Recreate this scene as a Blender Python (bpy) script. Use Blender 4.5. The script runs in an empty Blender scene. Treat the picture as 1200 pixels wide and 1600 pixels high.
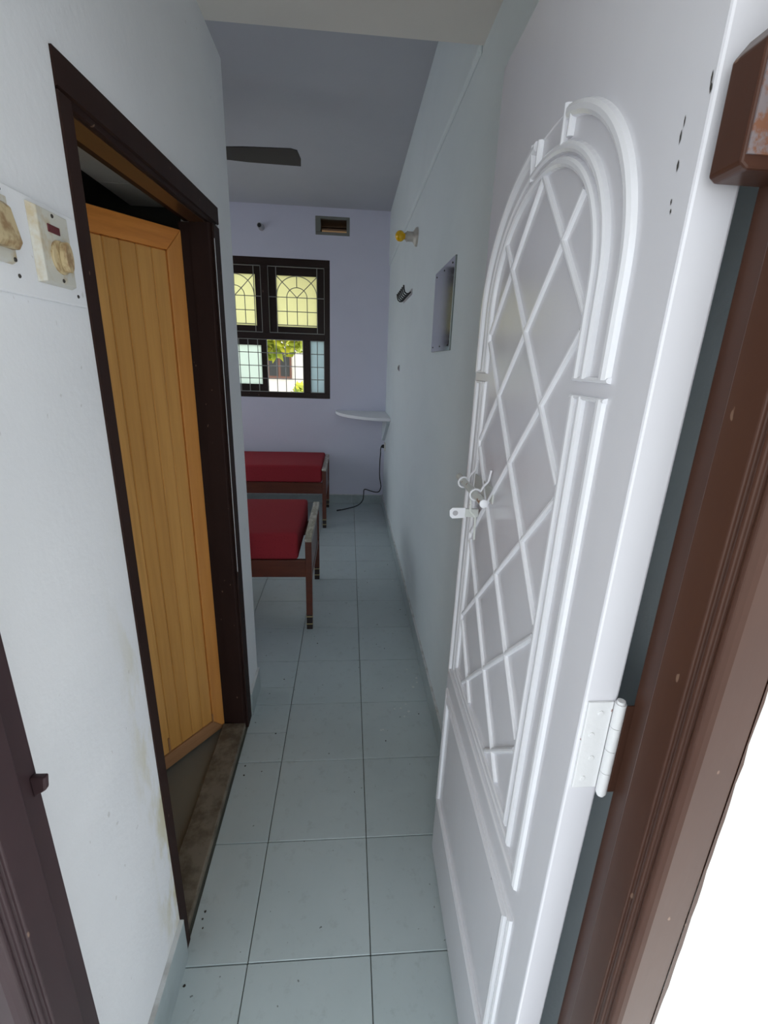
import bpy, bmesh, math, random
from mathutils import Vector
random.seed(7)
C = bpy.context.scene.collection
S = bpy.context.scene

# ------------------------------------------------------------------ camera, world, sun, exposure
PITCH, YAW, ROLL = 0.310910846, 0.0836638189, 0.0346432108
CAM = Vector((-0.0749259, -0.8291019, 1.5426833))
cp, sp, cy, sy = math.cos(PITCH), math.sin(PITCH), math.cos(YAW), math.sin(YAW)
fw = Vector((sy*cp, cy*cp, -sp)); rt = Vector((cy, -sy, 0)); up = rt.cross(fw)
cr, sr = math.cos(ROLL), math.sin(ROLL)
R_, U_ = cr*rt + sr*up, -sr*rt + cr*up
cam_data = bpy.data.cameras.new('camera')
cam = bpy.data.objects.new('camera', cam_data); C.objects.link(cam)
from mathutils import Matrix
m = Matrix((R_, U_, -fw)).transposed().to_4x4(); m.translation = CAM
cam.matrix_world = m
cam_data.sensor_fit = 'HORIZONTAL'; cam_data.sensor_width = 36.0
cam_data.lens = 721.426/1200*36.0
cam_data.clip_start = 0.02; cam_data.clip_end = 300
S.camera = cam

world = bpy.data.worlds.new('world'); S.world = world; world.use_nodes = True
bg = world.node_tree.nodes['Background']
bg.inputs[0].default_value = (0.86, 0.94, 1.0, 1); bg.inputs[1].default_value = 1.0

sun_d = bpy.data.lights.new('sun', 'SUN'); sun_d.energy = 3.5; sun_d.angle = 0.009; sun_d.color = (1, 0.96, 0.88)
sun = bpy.data.objects.new('sun', sun_d); C.objects.link(sun)
sun.rotation_euler = (0, math.radians(52), 0)      # high sun standing over the right-hand side of the house
sun.location = (30, 8, 25)

S.view_settings.view_transform = 'Standard'; S.view_settings.look = 'None'
S.view_settings.gamma = 1.0; S.view_settings.use_curve_mapping = False
S.view_settings.exposure = 1.2
S.cycles.use_denoising = True
S.cycles.max_bounces = 12; S.cycles.diffuse_bounces = 8; S.cycles.glossy_bounces = 4
S.cycles.sample_clamp_indirect = 8.0

# ------------------------------------------------------------------ materials
def srgb(r, g, b):
    f = lambda c: (c/255/12.92) if c/255 <= 0.04045 else ((c/255+0.055)/1.055)**2.4
    return (f(r), f(g), f(b), 1)

class Mat:
    """small helper round a node tree"""
    def __init__(s, name, col, rough=0.5, metal=0.0, spec=0.5, coat=0.0):
        s.m = bpy.data.materials.new(name); s.m.use_nodes = True
        s.t = s.m.node_tree; s.b = s.t.nodes['Principled BSDF']
        s.b.inputs['Base Color'].default_value = col
        s.b.inputs['Roughness'].default_value = rough
        s.b.inputs['Metallic'].default_value = metal
        s.b.inputs['Specular IOR Level'].default_value = spec
        s.b.inputs['Coat Weight'].default_value = coat
        s.col = None; s.c0 = col
        s.pos = s.t.nodes.new('ShaderNodeNewGeometry').outputs['Position']
    def n(s, t, **k):
        x = s.t.nodes.new(t)
        for a, v in k.items(): setattr(x, a, v)
        return x
    def l(s, a, b): s.t.links.new(a, b)
    def noise(s, scale=(5, 5, 5), detail=3, rough=0.5):
        mp = s.n('ShaderNodeMapping'); mp.inputs['Scale'].default_value = scale
        s.l(s.pos, mp.inputs['Vector'])
        nz = s.n('ShaderNodeTexNoise'); nz.inputs['Scale'].default_value = 1
        nz.inputs['Detail'].default_value = detail; nz.inputs['Roughness'].default_value = rough
        s.l(mp.outputs[0], nz.inputs['Vector'])
        return nz.outputs['Fac']
    def ramp(s, fac, a, b):
        r = s.n('ShaderNodeMapRange'); r.inputs[1].default_value = a; r.inputs[2].default_value = b
        s.l(fac, r.inputs[0]); return r.outputs[0]
    def mul(s, a, b):
        x = s.n('ShaderNodeMath', operation='MULTIPLY')
        s.l(a, x.inputs[0])
        if isinstance(b, (int, float)): x.inputs[1].default_value = b
        else: s.l(b, x.inputs[1])
        return x.outputs[0]
    def mix(s, fac, col):
        x = s.n('ShaderNodeMix', data_type='RGBA')
        s.l(fac, x.inputs[0])
        if s.col is None: x.inputs[6].default_value = s.c0
        else: s.l(s.col, x.inputs[6])
        x.inputs[7].default_value = col
        s.col = x.outputs[2]; s.l(s.col, s.b.inputs['Base Color']); return s
    def bump(s, fac, strength=0.1, dist=0.002):
        x = s.n('ShaderNodeBump'); x.inputs['Strength'].default_value = strength; x.inputs['Distance'].default_value = dist
        s.l(fac, x.inputs['Height']); s.l(x.outputs[0], s.b.inputs['Normal']); return s
    def rnd(s):
        return s.n('ShaderNodeObjectInfo').outputs['Random']
    def axis(s, k):
        x = s.n('ShaderNodeSeparateXYZ'); s.l(s.pos, x.inputs[0]); return x.outputs[k]

def plaster(name, col, dark, bump=0.25):
    M = Mat(name, col, 0.75, spec=0.25)
    M.mix(M.mul(M.ramp(M.noise((1.3, 1.3, 2.2), 5, 0.6), 0.42, 0.72), 0.55), dark)
    M.bump(M.noise((55, 55, 55), 4, 0.6), bump, 0.003)
    return M

WHITE = srgb(232, 233, 236)
m_wall = plaster('wall_white', WHITE, srgb(219, 220, 224)).m
M = plaster('wall_white_stained', WHITE, srgb(217, 219, 223))
# yellowed brush marks beside the bathroom frame and faint grime
yy = M.axis(1)
near = M.ramp(yy, -0.075, 0.03); far = M.ramp(yy, 0.06, 0.03)
low = M.ramp(M.axis(2), 1.3, 0.7)
M.mix(M.mul(M.mul(M.mul(near, far), low), M.ramp(M.noise((14, 14, 5), 4, 0.6), 0.48, 0.62)), srgb(206, 200, 172))
M.mix(M.mul(M.ramp(M.noise((70, 70, 45), 2, 0.4), 0.745, 0.78), 0.35), srgb(165, 162, 156))
m_wall_left = M.m
m_wall_far = plaster('wall_lavender', srgb(214, 214, 228), srgb(204, 204, 219)).m
m_wall_right = plaster('wall_grey_white', srgb(216, 224, 226), srgb(204, 213, 216), 0.3).m
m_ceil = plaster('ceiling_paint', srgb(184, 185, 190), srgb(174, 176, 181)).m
m_slab = plaster('slab_paint', srgb(222, 217, 210), srgb(212, 208, 202)).m
m_facade = plaster('facade_white', srgb(238, 243, 240), srgb(228, 236, 233)).m

def tile_mat(name, col, alt, rough):
    M = Mat(name, col, rough, spec=0.5)
    M.mix(M.ramp(M.noise((2.4, 2.4, 2.4), 5, 0.65), 0.35, 0.75), alt)
    M.mix(M.mul(M.rnd(), 0.35), srgb(166, 178, 180))
    M.mix(M.mul(M.ramp(M.noise((22, 22, 22), 5, 0.7), 0.56, 0.75), 0.35), srgb(134, 142, 142))      # grime
    M.mix(M.mul(M.ramp(M.noise((60, 60, 60), 2, 0.3), 0.765, 0.78), 0.7), srgb(70, 72, 68))        # dark specks
    vo = M.n('ShaderNodeTexVoronoi'); vo.inputs['Scale'].default_value = 16
    M.l(M.pos, vo.inputs['Vector'])
    spots = M.mul(M.ramp(vo.outputs['Distance'], 0.10, 0.07), M.ramp(M.noise((1.7, 1.7, 1.7), 2, 0.4), 0.64, 0.66))
    M.mix(M.mul(spots, M.ramp(M.axis(0), 0.10, 0.16)), srgb(205, 208, 206))                        # dried paint drops by the wall
    rg = M.n('ShaderNodeMapRange'); rg.inputs[3].default_value = rough-0.08; rg.inputs[4].default_value = rough+0.18
    M.l(M.noise((9, 9, 9), 4, 0.6), rg.inputs[0]); M.l(rg.outputs[0], M.b.inputs['Roughness'])
    M.bump(M.noise((7, 7, 7), 3, 0.5), 0.06, 0.004)
    return M.m
m_tile = tile_mat('floor_tile_grey', srgb(190, 201, 203), srgb(178, 190, 192), 0.28)
m_grout = Mat('grout_dark', srgb(92, 93, 86), 0.9).m
m_bath_tile = Mat('bath_tile', srgb(120, 118, 110), 0.4).m
m_bath_wall = Mat('bath_wall_tile', srgb(196, 192, 184), 0.3).m
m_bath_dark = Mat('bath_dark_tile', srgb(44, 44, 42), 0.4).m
m_skirt = Mat('skirting_tile', srgb(164, 175, 177), 0.35)
m_skirt.mix(m_skirt.mul(m_skirt.ramp(m_skirt.noise((9, 9, 9), 4, 0.6), 0.45, 0.7), 0.6), srgb(140, 150, 150)); m_skirt = m_skirt.m
m_skirt_top = Mat('skirting_edge_paint', srgb(206, 208, 208), 0.7)
m_skirt_top.mix(m_skirt_top.mul(m_skirt_top.ramp(m_skirt_top.noise((16, 16, 16), 4, 0.6), 0.5, 0.66), 0.5), srgb(150, 148, 142)); m_skirt_top = m_skirt_top.m

def paint_brown(name, col, alt, rough, spec=0.3):
    M = Mat(name, col, rough, spec=spec)
    M.mix(M.ramp(M.noise((8, 8, 3), 5, 0.65), 0.4, 0.7), alt)
    M.mix(M.mul(M.ramp(M.noise((80, 80, 40), 2, 0.3), 0.765, 0.785), 0.5), srgb(150, 122, 104))
    M.bump(M.noise((40, 40, 6), 3, 0.5), 0.12, 0.002)
    return M.m
m_brown = paint_brown('brown_enamel', srgb(76, 50, 40), srgb(69, 44, 35), 0.28, 0.22)
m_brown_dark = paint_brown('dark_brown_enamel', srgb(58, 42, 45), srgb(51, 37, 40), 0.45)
m_brown_bath = paint_brown('bath_frame_enamel', srgb(48, 32, 28), srgb(42, 27, 24), 0.6, 0.12)
m_brown_win = paint_brown('window_brown', srgb(44, 30, 24), srgb(38, 26, 20), 0.35)
M = Mat('peeled_wood', srgb(118, 76, 54), 0.6)
M.mix(M.ramp(M.noise((45, 45, 45), 5, 0.7), 0.44, 0.54), srgb(120, 110, 112)); m_peeled = M.m

M = Mat('door_white_gloss', srgb(222, 221, 227), 0.2, spec=0.5)
M.mix(M.mul(M.ramp(M.noise((3, 3, 1.2), 4, 0.6), 0.4, 0.7), 0.6), srgb(214, 213, 220))
M.bump(M.noise((30, 30, 5), 3, 0.5), 0.05, 0.002); m_door = M.m
M = Mat('door_ridge_lit_white', srgb(232, 232, 237), 0.16)  # door white made lighter, standing for light caught on the ridges
M.bump(M.noise((60, 60, 30), 3, 0.5), 0.08, 0.002); m_ridge = M.m
m_chip = Mat('paint_chip_dark', srgb(60, 56, 52), 0.8).m
M = Mat('hinge_white_paint', srgb(226, 226, 228), 0.35)
M.mix(M.ramp(M.noise((70, 70, 70), 4, 0.6), 0.70, 0.73), srgb(150, 104, 92))
M.bump(M.noise((120, 120, 120), 3, 0.5), 0.3, 0.002); m_hinge = M.m
M = Mat('bolt_grey_paint', srgb(206, 208, 204), 0.3, metal=0.0)
M.mix(M.ramp(M.noise((60, 60, 60), 3, 0.5), 0.66, 0.7), srgb(150, 110, 80)); m_bolt = M.m

def wood(name, col, dark, grain, rough=0.35):
    M = Mat(name, col, rough)
    M.mix(M.mul(M.ramp(M.noise(grain, 4, 0.6), 0.38, 0.72), 0.75), dark)
    M.mix(M.mul(M.rnd(), 0.55), dark)
    return M.m
m_plank = wood('teak_plank', srgb(224, 168, 94), srgb(194, 138, 70), (45, 45, 2.2))
m_stile = wood('teak_stile', srgb(228, 162, 84), srgb(198, 128, 62), (40, 40, 2.5))
m_rail = wood('teak_rail', srgb(230, 150, 70), srgb(198, 120, 52), (6, 6, 60))
m_rail_low = wood('teak_rail_worn', srgb(180, 134, 94), srgb(152, 108, 72), (8, 8, 60), 0.6)
m_lintel = wood('frame_raw_brown', srgb(84, 54, 32), srgb(64, 40, 24), (30, 5, 30))
m_bed = wood('bed_wood', srgb(108, 54, 34), srgb(76, 34, 22), (8, 40, 40), 0.3)
M = Mat('bed_rail_worn', srgb(150, 142, 128), 0.35)
M.mix(M.ramp(M.noise((40, 12, 40), 4, 0.6), 0.45, 0.62), srgb(196, 192, 182)); m_bed_worn = M.m
m_brass = Mat('ferrule_brass', srgb(196, 178, 132), 0.35, metal=0.6).m
m_shoe = Mat('leg_shoe', srgb(40, 26, 22), 0.4).m
M = Mat('mattress_red', srgb(150, 44, 52), 0.8, spec=0.2)
vo = M.n('ShaderNodeTexVoronoi'); vo.inputs['Scale'].default_value = 75; M.l(M.pos, vo.inputs['Vector'])
M.mix(M.mul(M.ramp(vo.outputs['Distance'], 0.35, 0.15), 0.35), srgb(120, 30, 38))
M.bump(M.noise((90, 90, 90), 3, 0.5), 0.2, 0.002); m_matt = M.m
M = Mat('sill_stone', srgb(124, 114, 100), 0.7)
M.mix(M.ramp(M.noise((14, 14, 14), 5, 0.7), 0.42, 0.62), srgb(92, 82, 68))
M.bump(M.noise((40, 40, 40), 4, 0.6), 0.3, 0.003); m_stone = M.m
m_grille = Mat('grille_grey', srgb(150, 150, 146), 0.4, metal=0.3).m
m_black = Mat('black_plastic', srgb(22, 22, 24), 0.4).m
m_fan = Mat('fan_brown', srgb(40, 36, 34), 0.45).m
m_white_plastic = Mat('white_plastic', srgb(214, 212, 204), 0.35).m
M = Mat('switch_ivory', srgb(202, 200, 190), 0.35)
M.mix(M.mul(M.ramp(M.noise((40, 40, 30), 4, 0.6), 0.5, 0.68), 0.9), srgb(186, 168, 132)); m_ivory = M.m
M = Mat('switch_aged', srgb(196, 178, 140), 0.4)
M.mix(M.ramp(M.noise((60, 60, 40), 4, 0.6), 0.48, 0.62), srgb(150, 122, 86)); m_aged = M.m
m_red_lamp = Mat('indicator_dark_red', srgb(92, 28, 34), 0.3).m
m_screw = Mat('screw_dark', srgb(70, 66, 62), 0.4, metal=0.7).m
m_mirror = Mat('mirror_glass', (0.66, 0.67, 0.70, 1), 0.09, metal=1.0).m
m_mirror_edge = Mat('mirror_edge', srgb(120, 128, 126), 0.3).m
m_porcelain = Mat('holder_porcelain', srgb(190, 184, 174), 0.3).m
m_bulb = Mat('bulb_yellow', srgb(226, 176, 20), 0.12).m
m_pipe = Mat('pipe_grey', srgb(170, 168, 172), 0.5).m
m_vent_frame = Mat('vent_mortar', srgb(120, 122, 116), 0.85).m
m_vent_brick = Mat('vent_earth', srgb(206, 168, 116), 0.85).m
m_vent_dark = Mat('vent_dark_brown', srgb(70, 54, 40), 0.9).m  # dark brown for the vent's upper part and sides

def frosted(name, col, tr):
    m = bpy.data.materials.new(name); m.use_nodes = True; t = m.node_tree
    t.nodes.remove(t.nodes['Principled BSDF']); out = t.nodes['Material Output']
    a = t.nodes.new('ShaderNodeBsdfTranslucent'); a.inputs[0].default_value = col
    g = t.nodes.new('ShaderNodeBsdfGlossy'); g.inputs[1].default_value = 0.25; g.inputs[0].default_value = (0.8, 0.85, 0.85, 1)
    x = t.nodes.new('ShaderNodeMixShader'); x.inputs[0].default_value = tr
    t.links.new(g.outputs[0], x.inputs[1]); t.links.new(a.outputs[0], x.inputs[2]); t.links.new(x.outputs[0], out.inputs[0])
    return m
m_glass_yellow = frosted('frosted_glass_yellow_light', (0.80, 0.78, 0.54, 1), 0.94)  # yellow light from the garden put into the frosted pane's tint
m_glass_green = frosted('frosted_green_glass', (0.76, 0.82, 0.76, 1), 0.94)
m_glass_blue = frosted('frosted_blue_glass', (0.50, 0.58, 0.60, 1), 0.92)
m_ground = Mat('sunlit_ground', srgb(196, 196, 194), 0.9).m
m_house = Mat('house_wall', srgb(226, 216, 204), 0.85).m
m_house_win = Mat('house_window', srgb(110, 74, 60), 0.5).m
m_house_roof = Mat('house_roof', srgb(110, 130, 136), 0.7).m
M = Mat('leaf_green', srgb(120, 140, 40), 0.6); M.mix(M.ramp(M.noise((3, 3, 3), 2, 0.5), 0.4, 0.65), srgb(196, 190, 50)); m_leaf = M.m
m_bark = Mat('bark', srgb(98, 80, 62), 0.9).m
m_veranda = Mat('veranda_floor', srgb(206, 209, 212), 0.7).m  # kept pale so the unseen floor bounces more light

# ------------------------------------------------------------------ mesh helpers
class MB:
    def __init__(s): s.v = []; s.f = []
    def add(s, vs, fs):
        o = len(s.v); s.v += [tuple(p) for p in vs]; s.f += [[o+i for i in f] for f in fs]; return s
    def box(s, x0, x1, y0, y1, z0, z1):
        x0, x1 = min(x0, x1), max(x0, x1); y0, y1 = min(y0, y1), max(y0, y1); z0, z1 = min(z0, z1), max(z0, z1)
        return s.add([(x0,y0,z0),(x1,y0,z0),(x1,y1,z0),(x0,y1,z0),(x0,y0,z1),(x1,y0,z1),(x1,y1,z1),(x0,y1,z1)],
                     [(0,3,2,1),(4,5,6,7),(0,1,5,4),(1,2,6,5),(2,3,7,6),(3,0,4,7)])
    def prism(s, pts, vec):
        """polygon pts (3D, any plane) extruded by vec"""
        n = len(pts); a = [Vector(p) for p in pts]; b = [p + Vector(vec) for p in a]
        return s.add(a+b, [list(range(n))[::-1], list(range(n, 2*n))] + [(i, (i+1) % n, n+(i+1) % n, n+i) for i in range(n)])
    def tube(s, path, r, n=8, cap=True):
        P = [Vector(p) for p in path]; rs = r if isinstance(r, (list, tuple)) else [r]*len(P)
        rings = []; ref = None
        for i, p in enumerate(P):
            d = (P[min(i+1, len(P)-1)] - P[max(i-1, 0)]).normalized()
            if ref is None: ref = Vector((0, 0, 1)) if abs(d.z) < 0.9 else Vector((1, 0, 0))
            a = (ref - d*ref.dot(d)).normalized(); b = d.cross(a); ref = a
            rings.append([p + rs[i]*(math.cos(2*math.pi*k/n)*a + math.sin(2*math.pi*k/n)*b) for k in range(n)])
        vs = [q for g in rings for q in g]; fs = []
        for i in range(len(P)-1):
            for k in range(n): fs.append((i*n+k, i*n+(k+1) % n, (i+1)*n+(k+1) % n, (i+1)*n+k))
        if cap: fs += [list(range(n))[::-1], [(len(P)-1)*n+k for k in range(n)]]
        return s.add(vs, fs)
    def lathe(s, c, axis, prof, n=20):
        """prof = [(along, radius)...] about axis through c"""
        ax = Vector(axis).normalized()
        return s.tube_profile(c, ax, prof, n)
    def tube_profile(s, c, ax, prof, n):
        ref = Vector((0, 0, 1)) if abs(ax.z) < 0.9 else Vector((1, 0, 0))
        a = (ref - ax*ref.dot(ax)).normalized(); b = ax.cross(a); c = Vector(c); vs = []; fs = []
        for h, r in prof:
            vs += [c + ax*h + r*(math.cos(2*math.pi*k/n)*a + math.sin(2*math.pi*k/n)*b) for k in range(n)]
        for i in range(len(prof)-1):
            for k in range(n): fs.append((i*n+k, i*n+(k+1) % n, (i+1)*n+(k+1) % n, (i+1)*n+k))
        fs += [list(range(n))[::-1], [(len(prof)-1)*n+k for k in range(n)]]
        return s.add(vs, fs)
    def build(s, name, mat, parent=None, bevel=0, smooth=False, seg=2):
        base = Vector((0, 0, 0)); p = parent
        while p is not None: base += p.location; p = p.parent
        me = bpy.data.meshes.new(name)
        me.from_pydata([tuple(Vector(v) - base) for v in s.v], [], s.f); me.update()
        bm = bmesh.new(); bm.from_mesh(me); bmesh.ops.recalc_face_normals(bm, faces=bm.faces)
        if bevel:
            bmesh.ops.bevel(bm, geom=[e for e in bm.edges if e.is_manifold and e.calc_face_angle(0) > 0.5], offset=bevel, segments=seg, affect='EDGES', profile=0.5, clamp_overlap=True)
        bm.to_mesh(me); bm.free()
        if smooth:
            for f in me.polygons: f.use_smooth = True
            try: me.set_sharp_from_angle(angle=math.radians(40))
            except Exception: pass
        me.materials.append(mat)
        o = bpy.data.objects.new(name, me); C.objects.link(o); o.parent = parent
        return o

def empty(name, loc):
    o = bpy.data.objects.new(name, None); C.objects.link(o); o.location = loc; o.empty_display_size = 0.05; return o
def tag(o, label=None, cat=None, group=None, kind=None):
    if label: o['label'] = label
    if cat: o['category'] = cat
    if group: o['group'] = group
    if kind: o['kind'] = kind
    return o
def struct(o, label=None): return tag(o, label=label, kind='structure')
def copy_tree(o, parent=None):
    c = o.copy(); C.objects.link(c); c.parent = parent
    for ch in list(o.children): copy_tree(ch, c)
    return c

# ------------------------------------------------------------------ the shell
XL, XR, YF = -0.503, 0.33, 4.28
XROOM = -2.75          # far left side of the bedroom
ZC, ZS = 2.94, 2.48    # bedroom ceiling, entrance slab
YE = 1.11              # end of the left entrance wall

# bathroom door opening in the left wall
BY0, BY1, BZ = 0.03, 0.92, 1.98
w = MB()
w.box(XL-0.115, XL, -0.40, BY0, 0, ZS); w.box(XL-0.115, XL, BY1, YE, 0, ZS); w.prism([(XL, BY0, 1.93), (XL, BY0, ZS), (XL, BY1, ZS), (XL, BY1, 1.975)], (-0.115, 0, 0))
struct(w.build('wall_left', m_wall_left), 'white plastered wall holding the bathroom door')
w = MB(); w.box(XR, XR+0.12, -0.40, YF+0.23, 0, ZC)
struct(w.build('wall_right', m_wall_right), 'long grey-white wall behind the open white door')
w = MB(); w.prism([(XR, 0.94, ZS-0.016), (XR-0.014, 0.94, ZS-0.004), (XR-0.014, 0.94, ZC), (XR, 0.94, ZC)], (0, YF-0.94, 0))
struct(w.build('trim_1', m_wall_right, bevel=0.008), 'shallow plastered beam along the top of the right wall')

# far wall with window opening and ventilator hole
WX0, WX1, WZ0, WZ1 = -1.47, -0.268, 1.162, 2.492
VX0, VX1, VZ0, VZ1 = -0.404, -0.075, 2.708, 2.868
w = MB(); T = 0.23
w.box(XROOM, WX0, YF, YF+T, 0, ZC); w.box(WX1, XR, YF, YF+T, 0, VZ0); w.box(WX0, WX1, YF, YF+T, 0, WZ0)
w.box(WX0, WX1, YF, YF+T, WZ1, VZ0)
w.box(WX0, VX0, YF, YF+T, VZ0, ZC); w.box(VX1, XR, YF, YF+T, VZ0, ZC); w.box(VX0, VX1, YF, YF+T, VZ1, ZC)
struct(w.build('wall_far', m_wall_far), 'lavender-white end wall with the barred window')
# bedroom side wall; two unseen openings added to light the room from the left
w = MB()
w.box(XROOM-0.2, XROOM, YE-0.1, 1.5, 0, ZC); w.box(XROOM-0.2, XROOM, 1.5, 2.7, 2.2, ZC); w.box(XROOM-0.2, XROOM, 2.7, 3.0, 0, ZC)
w.box(XROOM-0.2, XROOM, 3.0, 4.1, 0, 0.9); w.box(XROOM-0.2, XROOM, 3.0, 4.1, 2.4, ZC); w.box(XROOM-0.2, XROOM, 4.1, YF+T, 0, ZC)
struct(w.build('wall_side', m_wall_far), 'bedroom side wall out of view to the left')
w = MB(); w.box(XROOM, XL-0.115, YE-0.1, YE, 0, ZC)
struct(w.build('wall_back', m_wall_far), 'wall between bathroom and bedroom')
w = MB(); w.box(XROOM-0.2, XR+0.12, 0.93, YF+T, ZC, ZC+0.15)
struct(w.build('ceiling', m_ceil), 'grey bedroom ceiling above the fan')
w = MB(); w.box(-2.6, XR, -0.40, 0.93, ZS, ZS+0.5)
struct(w.build('ceiling_slab', m_slab), 'low ceiling slab over the entrance passage')
# facade
w = MB()
w.box(0.302, 2.6, -0.505, -0.40, 0, 3.2); w.box(-2.6, -0.452, -0.505, -0.40, 0, 3.2); w.box(-0.452, 0.302, -0.505, -0.40, 2.19, 3.2)
struct(w.build('wall_front', m_facade), 'bright white outer wall beside the brown door frame')

# bathroom shell
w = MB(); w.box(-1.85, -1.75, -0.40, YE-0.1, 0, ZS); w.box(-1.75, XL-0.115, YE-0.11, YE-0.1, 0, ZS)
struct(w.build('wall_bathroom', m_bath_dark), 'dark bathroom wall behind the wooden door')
w = MB(); w.box(-0.80, XL-0.115, -0.40, YE-0.11, 2.02, 2.10)
lintel = struct(w.build('trim_2', m_grout), 'tiled soffit above the bathroom doorway inside')
y = -0.40
while y < YE-0.12:
    y1 = min(y+0.295, YE-0.112)
    MB().box(-0.80, XL-0.115, y+0.001, y1, 2.014, 2.02).build('tile', m_bath_wall, lintel); y += 0.297

# ------------------------------------------------------------------ floor and its tiles
w = MB(); w.box(XROOM-0.2, XR+0.12, -0.50, YF+T, -0.12, -0.006)
floor = struct(w.build('floor', m_grout), 'grey ceramic tiled floor with dark joints')
TS = 0.33; G = 0.0022
full = None
def tile(x0, x1, y0, y1, mat=m_tile):
    global full
    cx, cyy = (x0+x1)/2, (y0+y1)/2
    std = abs(x1-x0-TS) < 1e-4 and abs(y1-y0-TS) < 1e-4 and mat is m_tile
    if std and full is not None:
        o = bpy.data.objects.new('tile', full.data); C.objects.link(o)
    else:
        hx, hy = (x1-x0)/2-G/2*1.2, (y1-y0)/2-G/2*1.2
        me = MB().box(-hx, hx, -hy, hy, -0.008, 0)
        o = me.build('tile', mat, None, bevel=0.0012, seg=1)
        if std: full = o
    o.parent = floor; o.location = (cx, cyy, 0)
for j in range(-2, 13):
    y0, y1 = j*TS, (j+1)*TS
    if j == 12: y1 = YF
    ya = max(y0, -0.49)
    for i in range(-8, 1):
        x0, x1 = i*TS, (i+1)*TS
        if y1 <= YE+0.05 or (y0 < YE and i <= -2):      # entrance passage only, between the walls
            if i <= -3: continue
            if i == -2:
                if y1 <= YE+0.05: x0 = XL
                else:                                    # row at the end of the wall: cut round it
                    tile(XL, x1, ya, YE, m_tile); tile(x0, x1, YE, y1); continue
        if y0 < YE < y1 and i <= -2: ya2 = YE
        if i == -2 and j == 2:
            ym = y0 + 0.47*TS; tile(x0, x1, y0, ym); tile(x0, x1, ym, y1); continue
        tile(x0, x1, ya, y1)
for i in range(-8, -2): tile(i*TS, (i+1)*TS, YE, 4*TS)
# bathroom floor
w = MB(); w.box(-1.75, XL-0.1, -0.40, YE-0.11, -0.006, 0.0)
bf = struct(w.build('floor_bathroom', m_bath_tile), 'dull brown-grey bathroom floor')
# veranda and ground
w = MB(); w.box(-3.5, 3.5, -2.4, -0.50, -0.14, -0.02)  # unseen floor slab, added to bounce light through the doorway
struct(w.build('floor_veranda_bounce', m_veranda), 'unseen veranda floor before the entrance, added to bounce light')
w = MB(); w.box(-3.5, 3.5, -2.3, -0.505, 2.62, 2.78)  # unseen roof, added to cut the overhead light at the door
struct(w.build('ceiling_shading_slab', m_slab), 'unseen roof slab added over the veranda to block sky light')
w = MB(); w.box(-40, 40, -40, 60, -0.6, -0.3)
struct(w.build('ground', m_ground), 'sunlit pale ground outside')

# dried paint drops and crumbs of dirt lying on the tiles
def fleck(name, x, y, r, mat, rr):
    n = 7; ring = [(x + r*rr.uniform(.6, 1.2)*math.cos(2*math.pi*k/n), y + r*rr.uniform(.6, 1.2)*math.sin(2*math.pi*k/n), 0.0) for k in range(n)]
    MB().prism(ring, (0, 0, 0.0012)).build(name, mat, floor)
rr = random.Random(4)
m_drop = Mat('dried_paint', srgb(214, 218, 216), 0.6).m; m_crumb = Mat('dirt_crumb', srgb(58, 54, 48), 0.9).m
for x, y in ((0.249, 1.231), (0.264, 1.091), (0.288, 1.125), (0.185, 0.945), (0.155, 0.941), (0.22, 0.922), (0.196, 0.891), (0.092, 0.814), (0.083, 0.811), (0.306, 2.624), (0.269, 2.29), (0.276, 2.439), (0.29, 1.16), (0.212, 0.97)):
    fleck('paint_drop', x, y, rr.uniform(0.004, 0.007), m_drop, rr)
for x, y in ((-0.478, 0.131), (-0.473, 0.089), (-0.480, 0.112), (-0.482, -0.039), (-0.47, 0.644), (-0.401, 0.615), (-0.466, 0.6), (-0.375, 0.81), (-0.442, 1.066), (-0.386, 1.171), (0.099, 0.75), (0.265, 0.905), (0.207, 3.639), (0.253, 2.573), (0.066, 2.449), (0.078, 2.255), (0.28, 1.857), (-0.181, 1.815), (0.117, 1.677), (-0.238, 1.483), (0.1, 1.467)):
    fleck('dirt_crumb', x, y, rr.uniform(0.0022, 0.0042), m_crumb, rr)

# skirtings
def skirting(name, segs, label):
    root = struct(empty(name, (segs[0][0], segs[0][2], 0)), label)
    for x0, x1, y0, y1, h, n, ax in segs:
        for k in range(n):
            a, b = k/n, (k+1)/n
            if ax == 'y': MB().box(x0, x1, y0+(y1-y0)*a+0.0008, y0+(y1-y0)*b-0.0008, 0, h-0.006).build('tile', m_skirt, root)
            else: MB().box(x0+(x1-x0)*a+0.0008, x0+(x1-x0)*b-0.0008, y0, y1, 0, h-0.006).build('tile', m_skirt, root)
        MB().box(x0, x1, y0, y1, h-0.006, h).build('painted_edge', m_skirt_top, root)
skirting('baseboard_left', [(XL, XL+0.011, -0.40, BY0-0.002, 0.14, 2, 'y'), (XL, XL+0.011, BY1+0.003, YE, 0.12, 1, 'y')], 'grey tile skirting at the foot of the left wall')
skirting('baseboard_right', [(XR-0.011, XR, -0.395, YF-0.012, 0.11, 14, 'y')], 'grey tile skirting along the right wall')
skirting('baseboard_far', [(XROOM, XR-0.012, YF-0.011, YF, 0.105, 9, 'x')], 'grey tile skirting under the window')

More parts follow.
